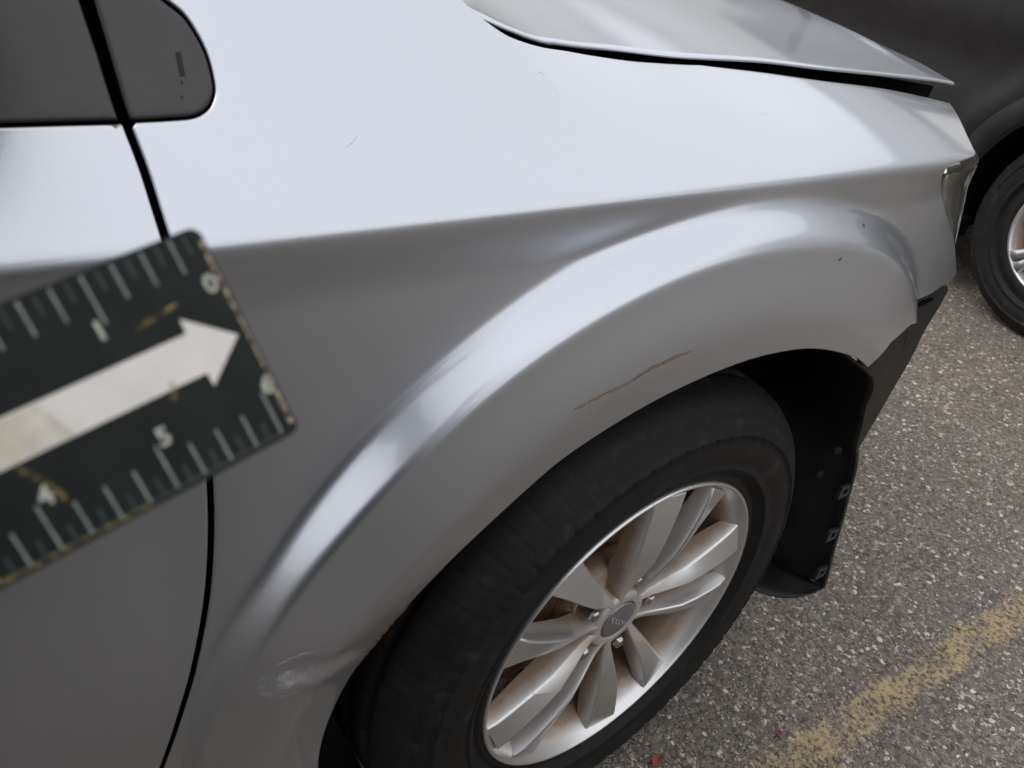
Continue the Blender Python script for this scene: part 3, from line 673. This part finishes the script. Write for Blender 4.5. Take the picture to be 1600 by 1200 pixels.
# ------------------------------------------------------------------ dark car across the nose of the silver one
dk = empty('dark_car', (2.70, 3.345, 0), R(-97)); dk.scale = (-1, 1, 1); tag(dk, 'dark grey car standing across the nose of the silver car', 'car')
def dside(x, z):
    r = math.hypot(x, z - .36); r2 = math.hypot(x + 2.8, z - .36); r = min(r, r2)
    y = .0 - .022 * sstep((.62 - r) / .10) + .018 * sstep((.535 - r) / .03)
    y += .05 * sstep((.46 - z) / .2) * sstep((r - .5) / .2)
    y += .10 * max(0, z - .95) + .05 * sstep((.98 - z) / .25) * sstep((z - .62) / .2) * .4
    y += .35 * max(0, x - .35) ** 2
    return (x, y, z)
DO = [(.86, .30), (.90, .55), (.84, .82), (.60, .98), (0, 1.06), (-.5, 1.08), (-1.4, 1.10), (-2.6, 1.13), (-3.5, 1.14), (-3.62, .9), (-3.60, .40), (-3.35, .26)]
ar = lambda cx: [(cx + .425 * math.cos(R(a)), .36 + .425 * math.sin(R(a))) for a in range(193, -14, -9)]
dbody = panel('body_side', DO + ar(-2.8) + [(-2.2, .24), (-.6, .24)] + ar(0) + [(.6, .25)], dside, DARKPAINT, dk, step=.04, hem=.006, edge=.02, thick=.02)
for cx in (0, -2.8):
  mv = []; mf = []
  for i, a in enumerate(range(190, -12, -5)):
      for rr_, o_ in ((.432, .001), (.440, .010), (.505, .012), (.515, .001)): mv.append(surf_pt(dside, cx + rr_ * math.cos(R(a)), .36 + rr_ * math.sin(R(a)), o_))
      if i:
          for j in range(3): mf.append((4 * i - 4 + j, 4 * i - 3 + j, 4 * i + 1 + j, 4 * i + j))
  mesh('arch_molding', mv, mf, BLACKP, dbody)
def arch_liner(cx):
    v = []; f = []
    for i, a in enumerate(range(200, -25, -9)):
        for y in (.03, .3): v.append((cx + .43 * math.cos(R(a)), y, .36 + .43 * math.sin(R(a))))
        if i: f.append((2 * i - 2, 2 * i - 1, 2 * i + 1, 2 * i))
    b = len(v); v += [(cx - .45, .3, .1), (cx + .45, .3, .1), (cx + .45, .3, .85), (cx - .45, .3, .85)]; f.append((b, b + 1, b + 2, b + 3))
    solid(mesh('arch_liner', v, f, VOID, dk), .004)
arch_liner(0); arch_liner(-2.8)
prof2 = [(.88, .30), (.90, .60), (.80, .90), (.35, 1.05), (-.15, 1.10), (-.75, 1.62), (-1.2, 1.70), (-2.9, 1.68), (-3.45, 1.15), (-3.62, .9), (-3.55, .30)]
def sec(y, k): return [(x * 1.0, y + k * max(0, z - 1.08) * .35, z) for x, z in prof2]
lf = loft('body_shell', [[(x, .05 + max(0, z - 1.08) * .38 + .35 * max(0, x - .35) ** 2 + (.30 if (abs(x) < .5 or abs(x + 2.8) < .5) and z < .7 else 0), z) for x, z in resample_prof] for resample_prof in [[(p.x, p.y) for p in resample(prof2, .15)]]] + [[(p.x, 1.75 - max(0, p.y - 1.08) * .38, p.y) for p in resample(prof2, .15)]], DARKPAINT, dk, smooth=False)
def dglass(name, pts):
    solid(mesh(name, [(x, .035 + (z - 1.08) * .385, z) for x, z in pts], [tuple(range(len(pts)))], GLASSDARK, dk, False), .006, 1)
dglass('door_glass', [(-.38, 1.16), (-1.32, 1.16), (-1.32, 1.60), (-.82, 1.58)])
dglass('rear_door_glass', [(-1.40, 1.16), (-2.40, 1.17), (-2.32, 1.60), (-1.40, 1.61)])
dglass('quarter_glass', [(-2.48, 1.17), (-3.12, 1.20), (-2.86, 1.56), (-2.40, 1.60)])
box('sill', (-2.4, .02, .20), (-.4, .12, .28), BLACKP, dk, .01)
DW = empty('front_wheel', (0, .015, .36), R(0), dk)
build_tyre(DW, 60)
P = [(.232, .014), (.2335, .006), (.2325, .0005), (.2255, .0002), (.2210, .006), (.2150, .020), (.205, .045), (.198, .115), (.226, .19)]
lathe('rim', P, ALLOY, DW, 96).scale = (.86, 1, .86)
lathe('bead', [(.198, .012), (.203, .0045), (.215, .0025), (.236, .0035), (.240, .012)], TYRE, DW, 96)
DSP = mat('dark_car_alloy', (.50, .50, .52), .3, metal=.9, var=.08)
for k in range(5):
    for s in (-1, 1):
        rs = [.03, .08, .14, .19, .222]; rings = []
        for i, r in enumerate(rs):
            h = [.018, .014, .014, .017, .024][i]; o_ = s * (.004 + .11 * (r - .03)); y = [.02, .012, .004, .002, .004][i]
            rings.append([(r, y + .04, o_ - h - .006), (r, y, o_ - h), (r, y - .003, o_), (r, y, o_ + h), (r, y + .04, o_ + h + .006)])
        o = loft('spoke', rings, DSP, DW); o.scale = (.86, 1, .86); o.data.transform(Matrix.Rotation(-R(100 + 72 * k), 4, 'Y')); o.data.update()
lathe('center_cap', [(.0005, .006), (.03, .008), (.036, .012), (.04, .05)], DSP, DW, 48)
lathe('brake_disc', [(.06, .080), (.145, .080), (.147, .1), (.06, .1)], RUST, DW, 64)
RW2 = empty('rear_wheel', (-2.8, .015, .36), 0, dk)
for ch in list(DW.children):
    c = ch.copy(); C.objects.link(c); c.parent = RW2

# unseen car added in the next stall, turned round, to darken the silver door
def copy_tree(o, parent=None):
    c = o.copy(); C.objects.link(c); c.parent = parent
    for ch in [q for q in o.children]: copy_tree(ch, c)
    return c
nb = copy_tree(dk); nb.name = 'added_shade_car'; nb.location = (-3.95, -1.0, 0); nb.rotation_euler.z = R(180); nb.scale = (1, 1, 1)
tag(nb, 'unseen dark car added in the next stall to darken the silver door', 'car')

# unseen building added behind the dark car to grey the hood's reflection
bld = empty('added_backdrop_building', (17, 6, 0)); tag(bld, 'unseen pale building added behind the dark car for the hood to reflect', 'building')
CONC = mat('pale_render', (.34, .34, .33), .85, var=.12, vscale=2)
box('wall', (0, -22, 0), (8, 26, 8.5), CONC, bld, .05)
box('roof_edge', (-.15, -22.2, 8.5), (8.2, 26.2, 9.0), mat('roof_fascia', (.16, .16, .17), .6), bld, .04)
wo_ = None
for k in range(9):
    y0 = -19 + 5 * k
    if wo_ is None: wo_ = box('window', (-.06, 0, 1.2), (.02, 2.6, 3.2), GLASSDARK, bld, .02); wo_.location.y = y0
    else: c = wo_.copy(); C.objects.link(c); c.parent = bld; c.location.y = y0

# ------------------------------------------------------------------ photo scale held close to the lens (six inches by two)
IN = .0254
rl = empty('photo_scale', (0, 0, 0)); ex = Vector((-.96157657, -.08253709, -.26183607)); ey = Vector((.26977519, -.46093653, -.84543413)); ez = ex.cross(ey)
# local frame: x = along from the zero end, y = across, z towards the viewer
if ez.dot(Vector((-.594978, -.445756, 1.165268)) - Vector((-.55650994, -.27385228, 1.0895237))) < 0: zs = -1
else: zs = 1
MW = Matrix((ex, ey, ez)).transposed().to_4x4(); MW.translation = Vector((-.55650994, -.27385228, 1.0895237)); rl.matrix_world = MW
tag(rl, 'black six inch photo scale with white arrow held before the door', 'ruler')
def scale_mat():
    m, t, b = new_mat('scale_black'); co = obj_co(t); l = t.links.new
    n = node(t, 'ShaderNodeTexNoise', Scale=90., Detail=5); l(co, n.inputs['Vector'])
    r = ramp(t, n.outputs[0], [(.3, (.007, .009, .009)), (.7, (.013, .017, .016))]); l(r.outputs[0], b.inputs['Base Color']); b.inputs['Roughness'].default_value = .55; b.inputs['Specular IOR Level'].default_value = .22; return m
SB = scale_mat()
WHITE = mat('scale_white', (.72, .70, .66), .5, var=.10, vscale=90)
TICK = mat('scale_tick', (.20, .235, .22), .5, var=.35, vscale=220)
TICKD = mat('scale_tick_faint', (.040, .050, .050), .5, var=.4, vscale=220)
DIG = mat('scale_digit', (.40, .42, .36), .5, var=.3, vscale=300)
YEL = stain_mat('yellow_stain', (.26, .19, .05), (.36, .29, .10), .40, .75, 420)
WORN = stain_mat('worn_edge', (.20, .15, .10), (.42, .36, .26), .40, .55, 420)
def rr(x0, y0, x1, y1, r, k=6):
    o = []
    for cx, cy, a0 in ((x1 - r, y1 - r, 0), (x0 + r, y1 - r, 90), (x0 + r, y0 + r, 180), (x1 - r, y0 + r, 270)):
        for i in range(k + 1): a = R(a0 + 90 * i / k); o.append((cx + r * math.cos(a), cy + r * math.sin(a)))
    return o
TH = .0013
ring = rr(-.005, -.005, 6.09, 2.005, .085)
v = [(x * IN, y * IN, 0) for x, y in ring] + [(x * IN, y * IN, -zs * TH) for x, y in ring]; k = len(ring)
plate = mesh('plate', v, [tuple(range(k)), tuple(range(2 * k - 1, k - 1, -1))] + [(i, (i + 1) % k, k + (i + 1) % k, k + i) for i in range(k)], SB, rl, False); bevel(plate, .0004)
def flat(name, polys, m, h=.00012):
    v = []; f = []
    for P in polys:
        b = len(v); v += [(x * IN, y * IN, zs * h) for x, y in P]; f.append(tuple(range(b, b + len(P))))
    return mesh(name, v, f, m, plate, False)
flat('arrow', [[(.09, .975), (.47, .645), (.48, .78), (.48, 1.165), (.475, 1.295)], [(.48, .78), (2.6, .785), (2.6, 1.165), (.48, 1.165)]], WHITE)
def rect(x, y0, y1, w): return [(x - w, y0), (x + w, y0), (x + w, y1), (x - w, y1)]
T1 = []; T2 = []
for i in range(1, 24):
    u = i * .25; L_ = .44 if i % 4 == 0 else .315
    T1.append(rect(u, .01, L_, .0105)); T2.append(rect(u - .125, .02, .19, .009))
for i in range(0, 24):
    u = .142 + i * .25; L_ = .46 if i % 4 == 0 else .35
    T1.append(rect(u, 2 - L_, 1.965, .0115)); T2.append(rect(u + .125, 1.80, 1.955, .009))
for q in T1: flat('long_tick', [q], TICK)
for q in T2: flat('short_tick', [q], TICKD)
flat('edge_line', [[(.14, 1.955), (5.9, 1.955), (5.9, 1.972), (.14, 1.972)]], TICKD, .00009)
def digit(ch, u, v_, flipd):
    # written to be read from outside the plate; the top row is upside down to the bottom row
    rot_ = Matrix.Rotation(math.pi, 4, 'Z') if flipd else Matrix.Identity(4)
    base = Matrix(((-1, 0, 0, 0), (0, -1, 0, 0), (0, 0, 1, 0), (0, 0, 0, 1)))     # right = -x, up = -y
    mw = Matrix.Translation((u * IN, v_ * IN, zs * .00016)) @ base @ rot_ 
    text_mesh('digit', ch, .0058, DIG, plate, mw, .00002, .00016)
for n_ in range(0, 6): digit(str(n_), .10 if n_ == 0 else n_ + .07, .46, True)
for n_ in range(1, 7): digit(str(n_), .065 if n_ == 6 else 6 - n_ + .045, 1.505, False)
for q in [[(.82, .60), (.80, .55), (.62, .52), (.43, .505), (.44, .535), (.62, .565)], [(.75, 1.11), (.80, 1.10), (.815, 1.17), (.85, 1.25), (.80, 1.26)], [(2.10, 1.16), (2.13, 1.20), (2.0, 1.44), (1.95, 1.62), (1.90, 1.58), (1.97, 1.40)], [(.09, .57), (.12, .57), (.11, .62)], [(1.95, 1.99), (1.4, 1.99), (1.4, 1.97), (1.95, 1.955), (3.2, 1.955), (3.2, 1.99)]]: flat('yellow_stain', [q], YEL, .00022)
YT = stain_mat('arrow_yellowing', (.55, .50, .26), (.60, .56, .38), .30, .95, 60)
flat('arrow_yellowing', [[(1.75, .80), (2.6, .80), (2.6, 1.155), (1.62, 1.155)]], YT, .0002)
flat('worn_edge', [[(-.003, .10), (.035, .12), (.030, .5), (.02, .9), (.026, 1.4), (.045, 1.92), (-.003, 1.92)]], WORN, .0002)
e = [(-.0052 * IN, y * IN) for y in (.1, .5, .9, 1.3, 1.7, 1.92)]
vv = []; ff = []
for i, (x, y) in enumerate(e):
    vv += [(x - .00012, y, zs * .0001), (x - .00012, y, -zs * TH * .9)]
    if i: ff.append((2 * i - 2, 2 * i - 1, 2 * i + 1, 2 * i))
mesh('bare_edge', vv, ff, mat('bare_magnet', (.18, .13, .09), .8, var=.5, vscale=400), plate, False)

# ------------------------------------------------------------------ unseen person taking the picture, added to darken the lower door and hold the scale
per = empty('person', (-.92, -.66, 0)); tag(per, 'unseen person in dark jacket and trousers added beside the silver door, holding the scale', 'person')
SKIN = mat('skin', (.42, .26, .19), .55, var=.08, vscale=20); JACK = mat('dark_jacket', (.012, .013, .018), .85, var=.3, vscale=40, bump=.4, bscale=200)
TROU = mat('dark_trousers', (.015, .016, .02), .9, var=.3, vscale=40, bump=.4, bscale=300); SHOE = mat('black_shoe', (.01, .01, .01), .5, var=.3); HAIR = mat('dark_hair', (.012, .009, .007), .6, var=.4, vscale=120, bump=.8, bscale=400)
def skin_mesh(name, chains, m, root=0, sub=2):
    """chains: lists of (x, y, z, radius) in world space; equal points are welded."""
    idx = {}; V = []; Rr = []; E = []
    for ch in chains:
        prev = None
        for x, y, z, r in ch:
            key = (round(x, 4), round(y, 4), round(z, 4))
            if key not in idx: idx[key] = len(V); V.append((x + .92, y + .66, z)); Rr.append(r)
            i = idx[key]
            if prev is not None and prev != i: E.append((prev, i))
            prev = i
    me = bpy.data.meshes.new(name); me.from_pydata(V, E, []); me.update()
    o = link(name, me, m, per, smooth=False)
    o.modifiers.new('skin', 'SKIN').use_smooth_shade = True
    for i, sv_ in enumerate(me.skin_vertices[0].data): sv_.radius = (Rr[i], Rr[i]); sv_.use_root = (i == root)
    s_ = o.modifiers.new('sub', 'SUBSURF'); s_.levels = 1; s_.render_levels = sub
    return o
pel = (-.92, -.66, .93, .135); chest = (-.905, -.635, 1.22, .15); neck0 = (-.895, -.62, 1.45, .075)
neck = (-.885, -.61, 1.52, .055); head = (-.865, -.585, 1.63, .088); crown = (-.868, -.59, 1.72, .070)
shL = (-1.02, -.50, 1.40, .062); elL = (-.96, -.36, 1.16, .045); wrL = (-.795, -.325, 1.035, .028); paL = (-.745, -.312, 1.030, .030)
shR = (-.78, -.78, 1.40, .062); elR = (-.70, -.80, 1.14, .045); wrR = (-.655, -.60, 1.10, .028); paR = (-.635, -.545, 1.115, .030)
hipL = (-1.00, -.60, .88, .09); knL = (-.985, -.57, .49, .062); anL = (-1.0, -.60, .09, .042); toL = (-.90, -.48, .045, .036)
hipR = (-.84, -.73, .88, .09); knR = (-.81, -.72, .49, .062); anR = (-.82, -.75, .09, .042); toR = (-.72, -.63, .045, .036)
def fingers(p, d, side_, up):
    d = Vector(d).normalized(); s_ = Vector(side_).normalized(); u = Vector(up).normalized(); P = Vector(p[:3]); out = []
    for k, ln in enumerate((.070, .078, .073, .058)):
        b = P + s_ * (.018 - .012 * k) * 1.4 + d * .012; m1 = b + d * ln * .5 + u * .006; t = m1 + d * ln * .35 - u * .022
        out.append([p, (*b, .011), (*m1, .009), (*t, .0075)])
    b = P + s_ * .03 + u * -.006; t = b + d * .035 + s_ * .012 - u * .012; out.append([p, (*b, .012), (*t, .009)])
    return out
skin_mesh('body', [[pel, chest, neck0, neck, head, crown], [neck0, shL, elL, wrL, paL], [neck0, shR, elR, wrR, paR], [pel, hipL, knL, anL, toL], [pel, hipR, knR, anR, toR]] + fingers(paL, (1, .25, -.1), (0, -.2, 1), (.1, -1, 0)) + fingers(paR, (.3, 1, .3), (0, -.3, 1), (1, 0, 0)), SKIN)
g = lambda p, k: (p[0], p[1], p[2], p[3] + k)
skin_mesh('jacket', [[(-.92, -.66, .86, .165), g(pel, .035), g(chest, .028), g(neck0, .012)], [g(neck0, .012), g(shL, .022), g(elL, .02), (-.81, -.329, 1.046, .040)], [g(neck0, .012), g(shR, .022), g(elR, .02), (-.658, -.615, 1.099, .040)]], JACK)
skin_mesh('trousers', [[g(pel, .012), g(hipL, .016), g(knL, .022), (-1.0, -.60, .11, .062)], [g(pel, .012), g(hipR, .016), g(knR, .022), (-.82, -.75, .11, .062)]], TROU)
for a_, t_ in ((anL, toL), (anR, toR)):
    d_ = Vector(t_[:3]) - Vector(a_[:3]); d_.z = 0; d_.normalize(); A_ = Vector(a_[:3])
    skin_mesh('shoe', [[(*(A_ - d_ * .03 + Vector((0, 0, .0))), .05), (*(A_ + d_ * .05 - Vector((0, 0, .035))), .050), (*(A_ + d_ * .15 - Vector((0, 0, .045))), .045), (*(A_ + d_ * .20 - Vector((0, 0, .05))), .036)]], SHOE)
# hair and face
hv = []; hf = []; HC = Vector(head[:3]) + Vector((0, 0, .03)); fd = Vector((.62, .78, 0)); fs_ = Vector((fd.y, -fd.x, 0))
for i in range(9):
    th = i / 8 * R(105)
    for j in range(24):
        ph = 2 * math.pi * j / 24; w_ = 1 + .02 * math.sin(7 * ph + 3 * th); front = math.cos(ph)
        t2 = th * (1 - .32 * max(0, front)); q = HC - per.location + (fd * math.cos(ph) * .108 + fs_ * math.sin(ph) * .096) * math.sin(t2) * w_ + Vector((0, 0, .122 * math.cos(t2)))
        hv.append(q)
for i in range(8):
    for j in range(24): hf.append((i * 24 + j, (i + 1) * 24 + j, (i + 1) * 24 + (j + 1) % 24, i * 24 + (j + 1) % 24))
solid(mesh('hair', hv, hf, HAIR, per), .012)
FC = Vector(head[:3]) - per.location
def bead(name, off, r, m):
    c_ = FC + fd * off[0] + fs_ * off[1] + Vector((0, 0, off[2])); o = lathe(name, [(r[0] * math.sin(math.pi * k / 8) + 1e-5, -r[1] * math.cos(math.pi * k / 8)) for k in range(9)], m, per, 14); o.location = c_; o.rotation_euler.z = math.atan2(-fd.x, fd.y); return o
for s_ in (-1, 1):
    bead('eye', (.083, s_ * .032, .035), (.011, .008), mat('eye', (.6, .58, .55), .3)); bead('ear', (-.005, s_ * .088, .02), (.028, .014), SKIN)
bead('nose', (.098, 0, .0), (.016, .022), SKIN); bead('mouth', (.088, 0, -.045), (.022, .008), mat('lips', (.35, .15, .13), .5))
